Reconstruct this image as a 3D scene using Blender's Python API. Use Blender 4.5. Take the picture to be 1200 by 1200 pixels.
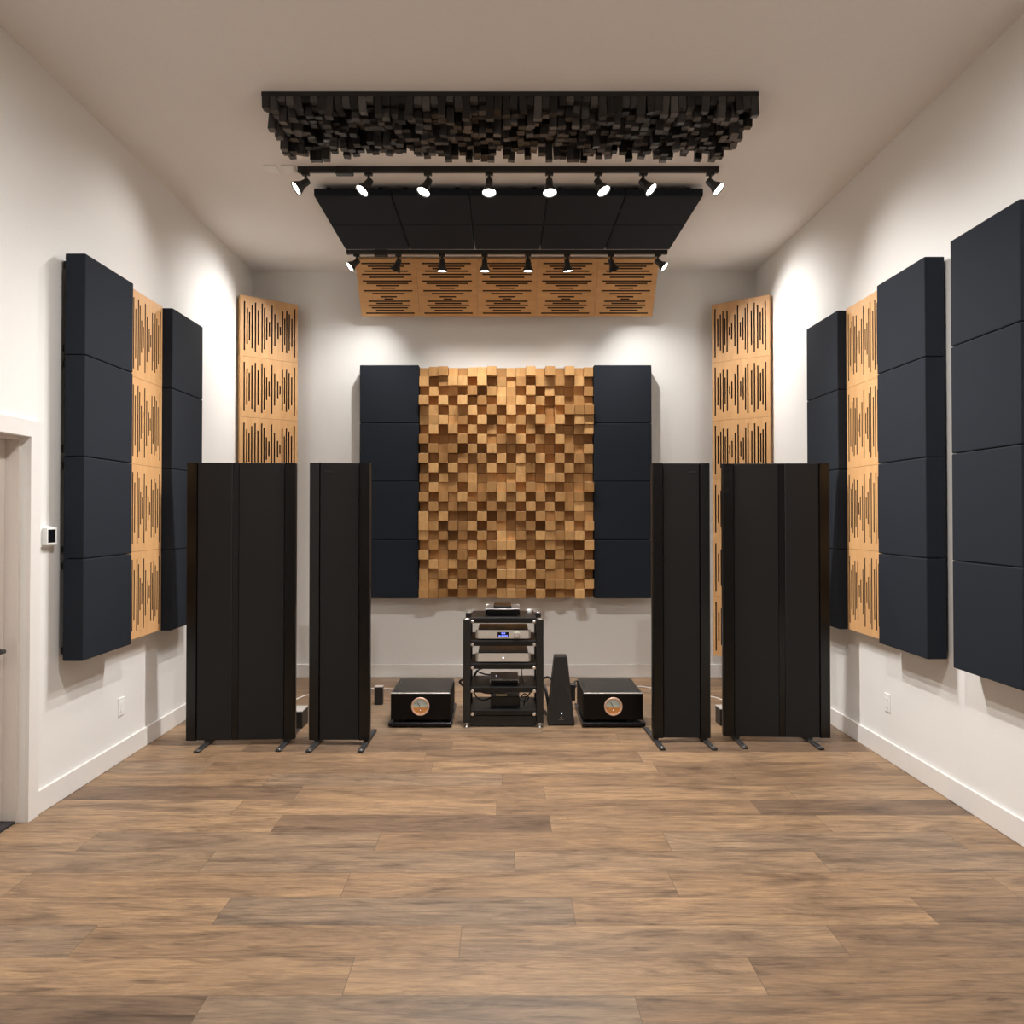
import bpy, bmesh, math, random
from mathutils import Vector, Matrix, Euler

for o in list(bpy.data.objects):
    bpy.data.objects.remove(o, do_unlink=True)
scene = bpy.context.scene
COL = scene.collection
R = math.radians
PI = math.pi

# ------------------------------------------------------------------ camera
cam_d = bpy.data.cameras.new('camera')
cam_d.sensor_fit = 'HORIZONTAL'
cam_d.sensor_width = 36.0
cam_d.lens = 27.15
cam_d.shift_x = 0.00917
cam_d.shift_y = -0.0061
cam_d.clip_start = 0.05
cam = bpy.data.objects.new('camera', cam_d)
cam.location = (0, 0, 1.708)
cam.rotation_euler = (R(90.75), 0, 0)
COL.objects.link(cam)
scene.camera = cam

# ------------------------------------------------------------------ world, exposure
w = bpy.data.worlds.new('world')
scene.world = w
w.use_nodes = True
w.node_tree.nodes['Background'].inputs[0].default_value = (1.0, 0.95, 0.9, 1)
w.node_tree.nodes['Background'].inputs[1].default_value = 0.02
scene.view_settings.view_transform = 'Standard'
scene.view_settings.look = 'None'
scene.view_settings.gamma = 1.0
scene.view_settings.use_curve_mapping = False
scene.view_settings.exposure = 0.32

LAMP_COL = (1.0, 0.972, 0.945)
E_FRONT = 190.0      # spots on the nearer track
E_BACK = 80.0       # spots on the track by the back wall
E_REAR = 190.0       # unseen spots over the listening end, rear pair added as fill


def spot(name, loc, aim, energy, size=84, blend=0.75, soft=0.035, parent=None):
    d = bpy.data.lights.new(name, 'SPOT')
    d.energy = energy
    d.color = LAMP_COL
    d.spot_size = R(size)
    d.spot_blend = blend
    d.shadow_soft_size = soft
    o = bpy.data.objects.new(name, d)
    o.location = loc
    o.rotation_euler = Vector(aim).to_track_quat('-Z', 'Y').to_euler()
    COL.objects.link(o)
    if parent:
        o.parent = parent
    return o


# unseen spots over the listening end; forward pair placed from the panel shadows
for x, ax in ((-0.55, -0.55), (0.75, 0.55)):
    spot('unseen_spot', (x, 2.75, 4.15), (ax, 0.42, -0.9), E_REAR, size=110, blend=1.0, soft=0.03)
for x in (-0.9, 0.95):  # rear pair added for general fill, no lamps known here
    spot('unseen_spot', (x, 0.6, 4.15), (x * 0.3, 0.2, -1), E_REAR * 0.8, size=110, blend=1.0, soft=0.05)

# room shell dimensions (metres)
XL, XR, YB, YR, ZC = -2.664, 2.70, 8.20, -3.0, 4.31


# ------------------------------------------------------------------ materials
def principled(name, col, rough=0.6, metal=0.0, spec=0.5, emit=None, estr=0.0):
    m = bpy.data.materials.new(name)
    m.use_nodes = True
    b = m.node_tree.nodes['Principled BSDF']
    b.inputs['Base Color'].default_value = (*col, 1)
    b.inputs['Roughness'].default_value = rough
    b.inputs['Metallic'].default_value = metal
    b.inputs['Specular IOR Level'].default_value = spec
    if emit:
        b.inputs['Emission Color'].default_value = (*emit, 1)
        b.inputs['Emission Strength'].default_value = estr
    return m


def add_noise(m, scale=8.0, amt=0.05, bump=0.0, stretch=(1, 1, 1), detail=4.0, bump_dist=0.002):
    nt = m.node_tree
    b = nt.nodes['Principled BSDF']
    tc = nt.nodes.new('ShaderNodeTexCoord')
    mp = nt.nodes.new('ShaderNodeMapping')
    mp.inputs['Scale'].default_value = stretch
    n = nt.nodes.new('ShaderNodeTexNoise')
    n.inputs['Scale'].default_value = scale
    n.inputs['Detail'].default_value = detail
    nt.links.new(tc.outputs['Object'], mp.inputs['Vector'])
    nt.links.new(mp.outputs['Vector'], n.inputs['Vector'])
    if amt:
        c = b.inputs['Base Color'].default_value[:3]
        rm = nt.nodes.new('ShaderNodeValToRGB')
        rm.color_ramp.elements[0].position = 0.3
        rm.color_ramp.elements[1].position = 0.7
        rm.color_ramp.elements[0].color = (*[v * (1 - amt) for v in c], 1)
        rm.color_ramp.elements[1].color = (*[min(1, v * (1 + amt)) for v in c], 1)
        nt.links.new(n.outputs['Fac'], rm.inputs['Fac'])
        nt.links.new(rm.outputs['Color'], b.inputs['Base Color'])
    if bump:
        bp = nt.nodes.new('ShaderNodeBump')
        bp.inputs['Strength'].default_value = bump
        bp.inputs['Distance'].default_value = bump_dist
        nt.links.new(n.outputs['Fac'], bp.inputs['Height'])
        nt.links.new(bp.outputs['Normal'], b.inputs['Normal'])
    return m


M = {}
M['wall'] = add_noise(principled('wall_paint', (0.82, 0.81, 0.785), 0.62, spec=0.3), 60, 0.012, 0.06)
M['ceiling'] = add_noise(principled('ceiling_paint', (0.86, 0.835, 0.81), 0.85, spec=0.2), 60, 0.012, 0.06)
M['trim'] = add_noise(principled('trim_paint', (0.80, 0.775, 0.745), 0.35, spec=0.4), 30, 0.01)
M['door'] = add_noise(principled('door_paint', (0.72, 0.66, 0.61), 0.4, spec=0.4), 30, 0.01)
M['fabric'] = add_noise(principled('charcoal_fabric', (0.0138, 0.0176, 0.0250), 0.85, spec=0.2), 500, 0.18, 0.25, detail=2, bump_dist=0.001)
M['grille'] = add_noise(principled('speaker_grille_cloth', (0.0150, 0.0145, 0.0150), 0.75, spec=0.3), 600, 0.15, 0.2, detail=2, bump_dist=0.001)
M['lacquer'] = add_noise(principled('black_lacquer', (0.0040, 0.0036, 0.0036), 0.30, spec=0.4), 12, 0.1)
M['gloss'] = add_noise(principled('gloss_black', (0.004, 0.004, 0.0045), 0.25, spec=0.3), 12, 0.1)
M['front_black'] = add_noise(principled('front_black', (0.004, 0.0035, 0.0035), 0.3, spec=0.2), 12, 0.1)
M['amp_top'] = add_noise(principled('amp_top_black', (0.022, 0.021, 0.020), 0.35, spec=0.5), 80, 0.1)
M['rack'] = add_noise(principled('rack_black', (0.020, 0.0185, 0.0175), 0.42, spec=0.4), 30, 0.1)
M['shelf'] = add_noise(principled('shelf_black', (0.012, 0.011, 0.0105), 0.38, spec=0.3), 30, 0.1)
M['black_metal'] = add_noise(principled('black_metal', (0.009, 0.009, 0.010), 0.38, spec=0.5), 40, 0.1)
M['steel'] = add_noise(principled('foot_steel', (0.045, 0.045, 0.046), 0.4, 0.3), 60, 0.1)
M['silver'] = add_noise(principled('brushed_silver', (0.66, 0.63, 0.57), 0.38, 0.35), 60, 0.05, stretch=(1, 1, 30))
M['chrome'] = add_noise(principled('chrome', (0.85, 0.84, 0.82), 0.18, 0.9), 20, 0.02)
M['grey'] = add_noise(principled('grey_case', (0.46, 0.42, 0.39), 0.5), 60, 0.05)
M['dark_silver'] = add_noise(principled('dark_silver', (0.16, 0.15, 0.145), 0.35, 0.4), 60, 0.05)
M['white'] = add_noise(principled('white_plastic', (0.88, 0.88, 0.86), 0.4), 30, 0.01)
M['cream'] = add_noise(principled('cream_plastic', (0.70, 0.62, 0.42), 0.5), 30, 0.03)
M['screen'] = add_noise(principled('dark_screen', (0.006, 0.006, 0.008), 0.15), 20, 0.1)
M['rosegold'] = add_noise(principled('rose_gold', (0.86, 0.58, 0.43), 0.3, 0.4), 30, 0.03)
M['dial_teal'] = add_noise(principled('dial_pale', (0.60, 0.68, 0.63), 0.5), 30, 0.05)
M['dial_amber'] = add_noise(principled('dial_amber', (0.62, 0.27, 0.075), 0.5), 30, 0.05)
M['cable'] = add_noise(principled('black_cable', (0.010, 0.010, 0.011), 0.5), 60, 0.1)
M['cable_white'] = add_noise(principled('white_cable', (0.82, 0.80, 0.77), 0.5), 60, 0.02)
M['threshold'] = add_noise(principled('door_threshold', (0.025, 0.024, 0.028), 0.5), 30, 0.1)
M['slot_back'] = add_noise(principled('slot_backing', (0.030, 0.017, 0.016), 0.9, spec=0.1), 60, 0.1)
M['slot_side'] = add_noise(principled('slot_side_dark', (0.050, 0.025, 0.022), 0.7, spec=0.2), 60, 0.1)  # slot walls coloured darker than the maple face
M['lens'] = principled('lamp_lens', (0.9, 0.85, 0.75), 0.3, emit=(1.0, 0.95, 0.87), estr=9.0)
M['blue'] = principled('display_blue', (0.02, 0.03, 0.2), 0.4, emit=(0.16, 0.2, 1.0), estr=2.2)
M['led'] = principled('led_white', (0.6, 0.6, 0.8), 0.4, emit=(0.75, 0.8, 1.0), estr=2.0)
M['emblem'] = add_noise(principled('emblem_grey', (0.16, 0.15, 0.16), 0.4, 0.3), 30, 0.03)
M['badge'] = add_noise(principled('badge_dark', (0.030, 0.029, 0.029), 0.4, 0.4), 30, 0.03)


def wood(name, c_dark, c_light, stretch, scale=3.0, rough=0.42, tint=False, spread=None, jitter=True):
    """figured wood: stretched noise grain, optional per-face tint attribute"""
    m = principled(name, c_light, rough, spec=0.4)
    nt = m.node_tree
    L = nt.links
    b = nt.nodes['Principled BSDF']
    tc = nt.nodes.new('ShaderNodeTexCoord')
    oi = nt.nodes.new('ShaderNodeObjectInfo')
    mul = nt.nodes.new('ShaderNodeVectorMath')
    mul.operation = 'SCALE'
    mul.inputs[0].default_value = (17.3, 9.1, 13.7)
    L.new(oi.outputs['Random'], mul.inputs['Scale'])
    add = nt.nodes.new('ShaderNodeVectorMath')
    add.operation = 'ADD'
    L.new(tc.outputs['Object'], add.inputs[0])
    L.new(mul.outputs[0], add.inputs[1])
    mp = nt.nodes.new('ShaderNodeMapping')
    mp.inputs['Scale'].default_value = stretch
    L.new(add.outputs[0], mp.inputs['Vector'])
    n = nt.nodes.new('ShaderNodeTexNoise')
    n.inputs['Scale'].default_value = scale
    n.inputs['Detail'].default_value = 7
    n.inputs['Roughness'].default_value = 0.6
    n.inputs['Distortion'].default_value = 0.4
    L.new(mp.outputs['Vector'], n.inputs['Vector'])
    rm = nt.nodes.new('ShaderNodeValToRGB')
    rm.color_ramp.elements[0].position = 0.25
    rm.color_ramp.elements[1].position = 0.75
    rm.color_ramp.elements[0].color = (*c_dark, 1)
    rm.color_ramp.elements[1].color = (*c_light, 1)
    L.new(n.outputs['Fac'], rm.inputs['Fac'])
    out = rm.outputs['Color']
    if tint:
        at = nt.nodes.new('ShaderNodeAttribute')
        at.attribute_name = 'tint'
        r2 = nt.nodes.new('ShaderNodeValToRGB')
        r2.color_ramp.elements[0].color = (*spread[0], 1)
        r2.color_ramp.elements[1].color = (*spread[1], 1)
        L.new(at.outputs['Fac'], r2.inputs['Fac'])
        mx = nt.nodes.new('ShaderNodeMix')
        mx.data_type = 'RGBA'
        mx.blend_type = 'MULTIPLY'
        mx.inputs['Factor'].default_value = 1.0
        L.new(out, mx.inputs['A'])
        L.new(r2.outputs['Color'], mx.inputs['B'])
        out = mx.outputs['Result']
    L.new(out, b.inputs['Base Color'])
    return m


M['maple'] = wood('honey_maple', (0.60, 0.325, 0.135), (0.72, 0.425, 0.195), (6, 6, 0.8))
M['block_wood'] = wood('block_wood', (0.62, 0.345, 0.130), (0.80, 0.49, 0.215), (12, 4, 2.0), 4, 0.4, True,
                       ((0.52, 0.45, 0.38), (1.0, 1.0, 1.0)))
M['block_black'] = wood('block_black', (0.018, 0.017, 0.017), (0.03, 0.028, 0.027), (8, 8, 8), 4, 0.38, True,
                        ((0.2, 0.2, 0.22), (4.6, 4.6, 4.7)))


def floor_material():
    m = principled('oak_plank_floor', (0.3, 0.2, 0.12), 0.42, spec=0.35)
    nt = m.node_tree
    L = nt.links
    b = nt.nodes['Principled BSDF']

    def math_n(op, a, c=None, v=None):
        x = nt.nodes.new('ShaderNodeMath')
        x.operation = op
        if isinstance(a, (int, float)):
            x.inputs[0].default_value = a
        else:
            L.new(a, x.inputs[0])
        if c is not None:
            if isinstance(c, (int, float)):
                x.inputs[1].default_value = c
            else:
                L.new(c, x.inputs[1])
        return x.outputs[0]

    tc = nt.nodes.new('ShaderNodeTexCoord')
    sp = nt.nodes.new('ShaderNodeSeparateXYZ')
    L.new(tc.outputs['Object'], sp.inputs[0])
    X, Y = sp.outputs['X'], sp.outputs['Y']
    PW, PL = 0.237, 1.52
    ry = math_n('DIVIDE', math_n('SUBTRACT', Y, 0.165), PW)
    row = math_n('FLOOR', ry)
    fy = math_n('FRACT', ry)
    wn = nt.nodes.new('ShaderNodeTexWhiteNoise')
    wn.noise_dimensions = '1D'
    L.new(row, wn.inputs['W'])
    off = math_n('MULTIPLY', wn.outputs['Value'], PL)
    rx = math_n('DIVIDE', math_n('ADD', X, off), PL)
    colm = math_n('FLOOR', rx)
    fx = math_n('FRACT', rx)
    cb = nt.nodes.new('ShaderNodeCombineXYZ')
    L.new(row, cb.inputs[0])
    L.new(colm, cb.inputs[1])
    w2 = nt.nodes.new('ShaderNodeTexWhiteNoise')
    w2.noise_dimensions = '2D'
    L.new(cb.outputs[0], w2.inputs['Vector'])
    pid = w2.outputs['Value']
    # grain coordinates shifted per plank
    gx = math_n('ADD', X, math_n('MULTIPLY', pid, 37.0))
    gy = math_n('ADD', Y, math_n('MULTIPLY', pid, 11.0))

    def noise(sx, sy, scale, detail, rough, dist):
        c = nt.nodes.new('ShaderNodeCombineXYZ')
        L.new(math_n('MULTIPLY', gx, sx), c.inputs[0])
        L.new(math_n('MULTIPLY', gy, sy), c.inputs[1])
        n = nt.nodes.new('ShaderNodeTexNoise')
        n.inputs['Scale'].default_value = scale
        n.inputs['Detail'].default_value = detail
        n.inputs['Roughness'].default_value = rough
        n.inputs['Distortion'].default_value = dist
        L.new(c.outputs[0], n.inputs['Vector'])
        return n.outputs['Fac']

    broad = noise(1.1, 4.2, 1.6, 6, 0.62, 1.0)
    fine = noise(5.0, 55.0, 1.5, 8, 0.72, 0.6)
    streak = noise(1.5, 14.0, 1.4, 7, 0.68, 1.6)
    knot = noise(3.2, 10.0, 1.6, 4, 0.6, 1.2)

    def ramp(fac, els):
        r = nt.nodes.new('ShaderNodeValToRGB')
        e = r.color_ramp.elements
        e[0].position, e[0].color = els[0][0], (*els[0][1], 1)
        e[1].position, e[1].color = els[-1][0], (*els[-1][1], 1)
        for p, c in els[1:-1]:
            k = e.new(p)
            k.color = (*c, 1)
        L.new(fac, r.inputs['Fac'])
        return r.outputs['Color']

    def mix(kind, fac, a, c):
        x = nt.nodes.new('ShaderNodeMix')
        x.data_type = 'RGBA'
        x.blend_type = kind
        if isinstance(fac, (int, float)):
            x.inputs['Factor'].default_value = fac
        else:
            L.new(fac, x.inputs['Factor'])
        for key, v in (('A', a), ('B', c)):
            if isinstance(v, tuple):
                x.inputs[key].default_value = (*v, 1)
            else:
                L.new(v, x.inputs[key])
        return x.outputs['Result']

    base = ramp(pid, [(0.0, (0.165, 0.110, 0.073)), (0.35, (0.240, 0.156, 0.094)), (0.7, (0.300, 0.198, 0.118)), (1.0, (0.212, 0.152, 0.105))])
    broad_c = ramp(broad, [(0.30, (0.55, 0.535, 0.54)), (0.48, (0.98, 0.97, 0.96)), (0.68, (1.30, 1.27, 1.18))])
    c = mix('MULTIPLY', 1.0, base, broad_c)
    streak_c = ramp(streak, [(0.32, (0.52, 0.50, 0.49)), (0.46, (0.97, 0.97, 0.97)), (0.68, (1.22, 1.19, 1.12))])
    c = mix('MULTIPLY', 0.85, c, streak_c)
    fine_c = ramp(fine, [(0.3, (0.70, 0.67, 0.65)), (0.62, (1.12, 1.12, 1.12))])
    c = mix('MULTIPLY', 1.0, c, fine_c)
    knot_c = ramp(knot, [(0.22, (0.45, 0.42, 0.40)), (0.33, (1, 1, 1))])
    c = mix('MULTIPLY', 0.8, c, knot_c)
    # joints
    ey = math_n('MINIMUM', fy, math_n('SUBTRACT', 1.0, fy))
    ey = math_n('MULTIPLY', ey, PW)
    ex = math_n('MINIMUM', fx, math_n('SUBTRACT', 1.0, fx))
    ex = math_n('MULTIPLY', ex, PL)
    e = math_n('MINIMUM', ey, ex)
    seam = math_n('LESS_THAN', e, 0.0016)
    c = mix('MIX', math_n('MULTIPLY', seam, 0.65), c, (0.10, 0.065, 0.04))
    L.new(c, b.inputs['Base Color'])
    rr = nt.nodes.new('ShaderNodeMapRange')
    rr.inputs['To Min'].default_value = 0.36
    rr.inputs['To Max'].default_value = 0.55
    L.new(fine, rr.inputs['Value'])
    L.new(rr.outputs['Result'], b.inputs['Roughness'])
    bp = nt.nodes.new('ShaderNodeBump')
    bp.inputs['Strength'].default_value = 0.12
    bp.inputs['Distance'].default_value = 0.002
    L.new(fine, bp.inputs['Height'])
    L.new(bp.outputs['Normal'], b.inputs['Normal'])
    return m


M['floor'] = floor_material()


# ------------------------------------------------------------------ mesh helpers
def finish(name, bm, mat, parent=None, loc=None, smooth=False):
    bmesh.ops.recalc_face_normals(bm, faces=bm.faces[:])
    me = bpy.data.meshes.new(name)
    bm.to_mesh(me)
    bm.free()
    if isinstance(mat, (list, tuple)):
        for x in mat:
            me.materials.append(x)
    else:
        me.materials.append(mat)
    if smooth:
        me.shade_smooth()
        me.set_sharp_from_angle(angle=R(40))
    o = bpy.data.objects.new(name, me)
    COL.objects.link(o)
    if parent:
        o.parent = parent
    if loc is not None:
        o.location = loc
    return o


def add_box(bm, x0, x1, y0, y1, z0, z1, bevel=0.0, segs=2, mtx=None):
    r = bmesh.ops.create_cube(bm, size=1.0)
    vs = r['verts']
    for v in vs:
        v.co = Vector(((x0 + x1) / 2 + v.co.x * (x1 - x0), (y0 + y1) / 2 + v.co.y * (y1 - y0), (z0 + z1) / 2 + v.co.z * (z1 - z0)))
    if mtx:
        for v in vs:
            v.co = mtx @ v.co
    if bevel:
        es = list({e for v in vs for e in v.link_edges})
        bmesh.ops.bevel(bm, geom=es, offset=bevel, segments=segs, profile=0.5, affect='EDGES')


def box(name, x0, x1, y0, y1, z0, z1, mat, parent=None, bevel=0.0, segs=2, mtx=None):
    bm = bmesh.new()
    add_box(bm, x0, x1, y0, y1, z0, z1, bevel, segs, mtx)
    return finish(name, bm, mat, parent)


def ring(bm, c, ax, u, v, r, n):
    return [bm.verts.new(c + u * (r * math.cos(2 * PI * k / n)) + v * (r * math.sin(2 * PI * k / n))) for k in range(n)]


def add_lathe(bm, base, axis, prof, n=24, cap=(True, True)):
    """prof: list of (distance along axis, radius)"""
    ax = Vector(axis).normalized()
    u = ax.orthogonal().normalized()
    v = ax.cross(u)
    rs = [ring(bm, Vector(base) + ax * d, ax, u, v, r, n) for d, r in prof]
    for a, b in zip(rs, rs[1:]):
        for k in range(n):
            bm.faces.new((a[k], a[(k + 1) % n], b[(k + 1) % n], b[k]))
    if cap[0]:
        bm.faces.new(rs[0][::-1])
    if cap[1]:
        bm.faces.new(rs[-1])


def lathe(name, base, axis, prof, mat, parent=None, n=24, cap=(True, True)):
    bm = bmesh.new()
    add_lathe(bm, base, axis, prof, n, cap)
    return finish(name, bm, mat, parent, smooth=True)


def smooth_path(pts, sub=8):
    P = [Vector(p) for p in pts]
    out = []
    for i in range(len(P) - 1):
        p0, p1, p2, p3 = P[max(i - 1, 0)], P[i], P[i + 1], P[min(i + 2, len(P) - 1)]
        for k in range(sub):
            t = k / sub
            out.append(0.5 * ((2 * p1) + (p2 - p0) * t + (2 * p0 - 5 * p1 + 4 * p2 - p3) * t * t + (3 * p1 - p0 - 3 * p2 + p3) * t ** 3))
    out.append(P[-1])
    return out


def tube(name, pts, r, mat, parent=None, n=8):
    bm = bmesh.new()
    P = smooth_path(pts)
    rings = []
    up = Vector((0, 0, 1))
    u = None
    for i, p in enumerate(P):
        d = (P[min(i + 1, len(P) - 1)] - P[max(i - 1, 0)]).normalized()
        u = d.orthogonal().normalized() if u is None else (u - d * u.dot(d)).normalized()
        rings.append(ring(bm, p, d, u, d.cross(u), r, n))
    for a, b in zip(rings, rings[1:]):
        for k in range(n):
            bm.faces.new((a[k], a[(k + 1) % n], b[(k + 1) % n], b[k]))
    bm.faces.new(rings[0][::-1])
    bm.faces.new(rings[-1])
    return finish(name, bm, mat, parent, smooth=True)


def tag(o, label=None, cat=None, group=None, kind=None):
    if label:
        o['label'] = label
    if cat:
        o['category'] = cat
    if group:
        o['group'] = group
    if kind:
        o['kind'] = kind
    return o


def thing(name, label, cat, loc=(0, 0, 0), rotz=0.0, group=None):
    o = bpy.data.objects.new(name, None)
    o.empty_display_size = 0.1
    o.location = loc
    o.rotation_euler = (0, 0, rotz)
    COL.objects.link(o)
    return tag(o, label, cat, group)


KIDS = {}


def copy_tree(o, parent=None):
    c = o.copy()
    COL.objects.link(c)
    if parent:
        c.parent = parent
    for ch in [x for x in list(bpy.data.objects) if x.parent == o]:
        copy_tree(ch, c)
    return c


def structure(name, bm, mat, parent=None):
    o = finish(name, bm, mat, parent)
    o['kind'] = 'structure'
    return o


# ------------------------------------------------------------------ room shell
bm = bmesh.new(); add_box(bm, XL - 0.35, XR + 0.1, YR - 0.1, YB + 0.1, -0.1, 0); structure('floor', bm, M['floor'])
bm = bmesh.new(); add_box(bm, XL - 0.35, XR + 0.1, YR - 0.1, YB + 0.1, ZC, ZC + 0.1); structure('ceiling', bm, M['ceiling'])
bm = bmesh.new(); add_box(bm, XL - 0.15, XR + 0.1, YB, YB + 0.1, 0, ZC); structure('wall_back', bm, M['wall'])
bm = bmesh.new(); add_box(bm, XL - 0.15, XR + 0.1, YR - 0.1, YR, 0, ZC); structure('wall_rear', bm, M['wall'])
bm = bmesh.new(); add_box(bm, XR, XR + 0.1, YR, YB, 0, ZC); structure('wall_right', bm, M['wall'])
DY0, DY1, DZ = 3.42, 4.325, 2.152       # door opening in the left wall
bm = bmesh.new()
prof = [(YR, 0), (DY0, 0), (DY0, DZ), (DY1, DZ), (DY1, 0), (YB, 0), (YB, ZC), (YR, ZC)]
f = bm.faces.new([bm.verts.new((XL, y, z)) for y, z in prof])
r = bmesh.ops.extrude_face_region(bm, geom=[f])
for v in [g for g in r['geom'] if isinstance(g, bmesh.types.BMVert)]:
    v.co.x = XL - 0.15
structure('wall_left', bm, M['wall'])
# closes the doorway behind the slab
bm = bmesh.new(); add_box(bm, XL - 0.35, XL - 0.30, DY0 - 0.1, DY1 + 0.1, 0, ZC); structure('wall_corridor', bm, M['wall'])


def sweep_frame(name, pts_out, pts_in, x0, x1, mat):
    """flat U-shaped casing between an outer and an inner outline (y, z), thick from x0 to x1"""
    bm = bmesh.new()
    f = bm.faces.new([bm.verts.new((x0, y, z)) for y, z in pts_out + pts_in[::-1]])
    r = bmesh.ops.extrude_face_region(bm, geom=[f])
    for v in [g for g in r['geom'] if isinstance(g, bmesh.types.BMVert)]:
        v.co.x = x1
    return structure(name, bm, mat)


CW = 0.092
sweep_frame('trim_1', [(DY0 - CW, 0), (DY0 - CW, DZ + CW), (DY1 + CW, DZ + CW), (DY1 + CW, 0)],
            [(DY0, 0), (DY0, DZ), (DY1, DZ), (DY1, 0)], XL, XL + 0.022, M['trim'])
# jamb lining and stop
sweep_frame('trim_2', [(DY0 + 0.0, 0.0), (DY0 + 0.0, DZ), (DY1, DZ), (DY1, 0.0)],
            [(DY0 + 0.018, 0.0), (DY0 + 0.018, DZ - 0.018), (DY1 - 0.018, DZ - 0.018), (DY1 - 0.018, 0.0)], XL - 0.148, XL - 0.036, M['door'])
door = None
bm = bmesh.new()
add_box(bm, XL - 0.150, XL - 0.112, DY0 + 0.02, DY1 - 0.02, 0.02, DZ - 0.02)
door = structure('door_1', bm, M['door'])
# raised stiles and rails on the slab
bm = bmesh.new()
hd = lathe('door_handle', (XL - 0.112, DY1 - 0.085, 0.965), (1, 0, 0), [(0, 0.027), (0.008, 0.027), (0.010, 0.011), (0.05, 0.011)], M['black_metal'], door)
hd['label'] = 'black door lever'
tube('lever', [(XL - 0.066, DY1 - 0.085, 0.965), (XL - 0.060, DY1 - 0.12, 0.965), (XL - 0.060, DY1 - 0.20, 0.963)], 0.010, M['black_metal'], hd)
bm.free()
bm = bmesh.new(); add_box(bm, XL - 0.148, XL - 0.040, DY0 + 0.018, DY1 - 0.018, 0, 0.014); structure('trim_3', bm, M['threshold'])

BH, BT = 0.138, 0.016


def baseboard(name, x0, x1, y0, y1):
    bm = bmesh.new()
    add_box(bm, x0, x1, y0, y1, 0, BH, 0.004, 1)
    return structure(name, bm, M['trim'])


baseboard('baseboard_back', XL + BT, XR - BT, YB - BT, YB)
baseboard('baseboard_left', XL, XL + BT, DY1 + CW, YB)
baseboard('baseboard_right', XR - BT, XR, YR, YB)

# ------------------------------------------------------------------ fabric acoustic panels
TILE = 0.61
ROWS = ['topmost', 'second from top', 'third from top', 'lowest']


def panel_mesh(w, h, t):
    """panel standing in local XZ, back at y=0, face towards -y, origin at its lower centre"""
    bm = bmesh.new()
    add_box(bm, -w / 2, w / 2, -t, 0, 0, h, 0.007, 2)
    return bm


def panel_column(where, group, loc, rotz, w, t, gap, z_top, h=TILE, name='acoustic_panel'):
    proto = None
    for i in range(4):
        z = z_top - (i + 1) * h
        if proto is None:
            e = finish(name, panel_mesh(w - 0.002, h - 0.003, t), M['fabric'])
            if gap > 0.004:
                for sx in (-1, 1):
                    for sz in (0.05, h - 0.05):
                        box('standoff', sx * (w / 2 - 0.075) - 0.012, sx * (w / 2 - 0.075) + 0.012, -0.001, gap, sz - 0.02, sz + 0.02, M['black_metal'], e)
            proto = e
        else:
            e = copy_tree(proto)
        e.location = (loc[0], loc[1], z)
        e.rotation_euler = (0, 0, rotz)
        tag(e, f'{ROWS[i]} charcoal acoustic panel {where}', 'acoustic panel', group)


TP = 0.122
ZT = 3.284
panel_column('in the left wall column beside the door', 'charcoal panels in the left column by the door',
             (-2.497 - TP, 4.905, 0), R(90), 0.605, TP, -2.497 - TP - XL, ZT)
panel_column('in the left wall column nearest the back corner', 'charcoal panels in the far left column',
             (-2.495 - TP, 6.118, 0), R(90), 0.592, TP, -2.495 - TP - XL, ZT)
panel_column('in the right wall column cut by the photo edge', 'charcoal panels in the nearest right column',
             (2.563 + TP, 4.107, 0), R(-90), 0.60, TP, XR - 2.563 - TP, ZT)
panel_column('in the right wall column beside the bare gap', 'charcoal panels in the middle right column',
             (2.557 + TP, 4.961, 0), R(-90), 0.602, TP, XR - 2.557 - TP, ZT)
panel_column('in the right wall column nearest the back corner', 'charcoal panels in the far right column',
             (2.560 + TP, 6.190, 0), R(-90), 0.602, TP, XR - 2.560 - TP, ZT)
panel_column('left of the wooden block diffuser', 'charcoal panels left of the block diffuser',
             (-1.186, YB - 0.02, 0), 0, 0.618, 0.12, 0.02, 3.289)
panel_column('right of the wooden block diffuser', 'charcoal panels right of the block diffuser',
             (1.257, YB - 0.02, 0), 0, 0.604, 0.12, 0.02, 3.289)

# ceiling cloud of ten panels
CX0, CY0, CZ0, CZ1 = 0.046 - 2.5 * TILE, 6.0, 4.208, 4.268
NTH = ['first', 'second', 'third', 'fourth', 'fifth']
proto = None
for j in range(2):
    for i in range(5):
        if proto is None:
            bm = bmesh.new()
            add_box(bm, 0.003, TILE - 0.003, 0.0015, TILE - 0.0015, 0, CZ1 - CZ0, 0.008, 2)
            e = finish('ceiling_panel', bm, M['fabric'])
            for sx in (0.1, TILE - 0.1):
                for sy in (0.1, TILE - 0.1):
                    box('standoff', sx - 0.015, sx + 0.015, sy - 0.015, sy + 0.015, CZ1 - CZ0 - 0.001, ZC - CZ0, M['black_metal'], e)
            proto = e
        else:
            e = copy_tree(proto)
        e.location = (CX0 + i * TILE, CY0 + j * TILE, CZ0)
        tag(e, f'charcoal ceiling panel, {NTH[i]} from the left in the {["row nearer the camera", "row nearer the back wall"][j]}', 'ceiling panel', 'charcoal panels hung flat under the ceiling')

# ------------------------------------------------------------------ slotted wooden panels
SLOT_U = [.07, .116, .155, .2, .256, .305, .37, .41, .45, .494, .54, .59, .646, .686, .726, .765, .80, .845, .893, .942]
SLOT_L = [.81, .60, .47, .72, .82, .58, .83, .70, .38, .25, .82, .54, .28, .15, .70, .45, .72, .62, .48, .83]
SW = 0.0145


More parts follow.
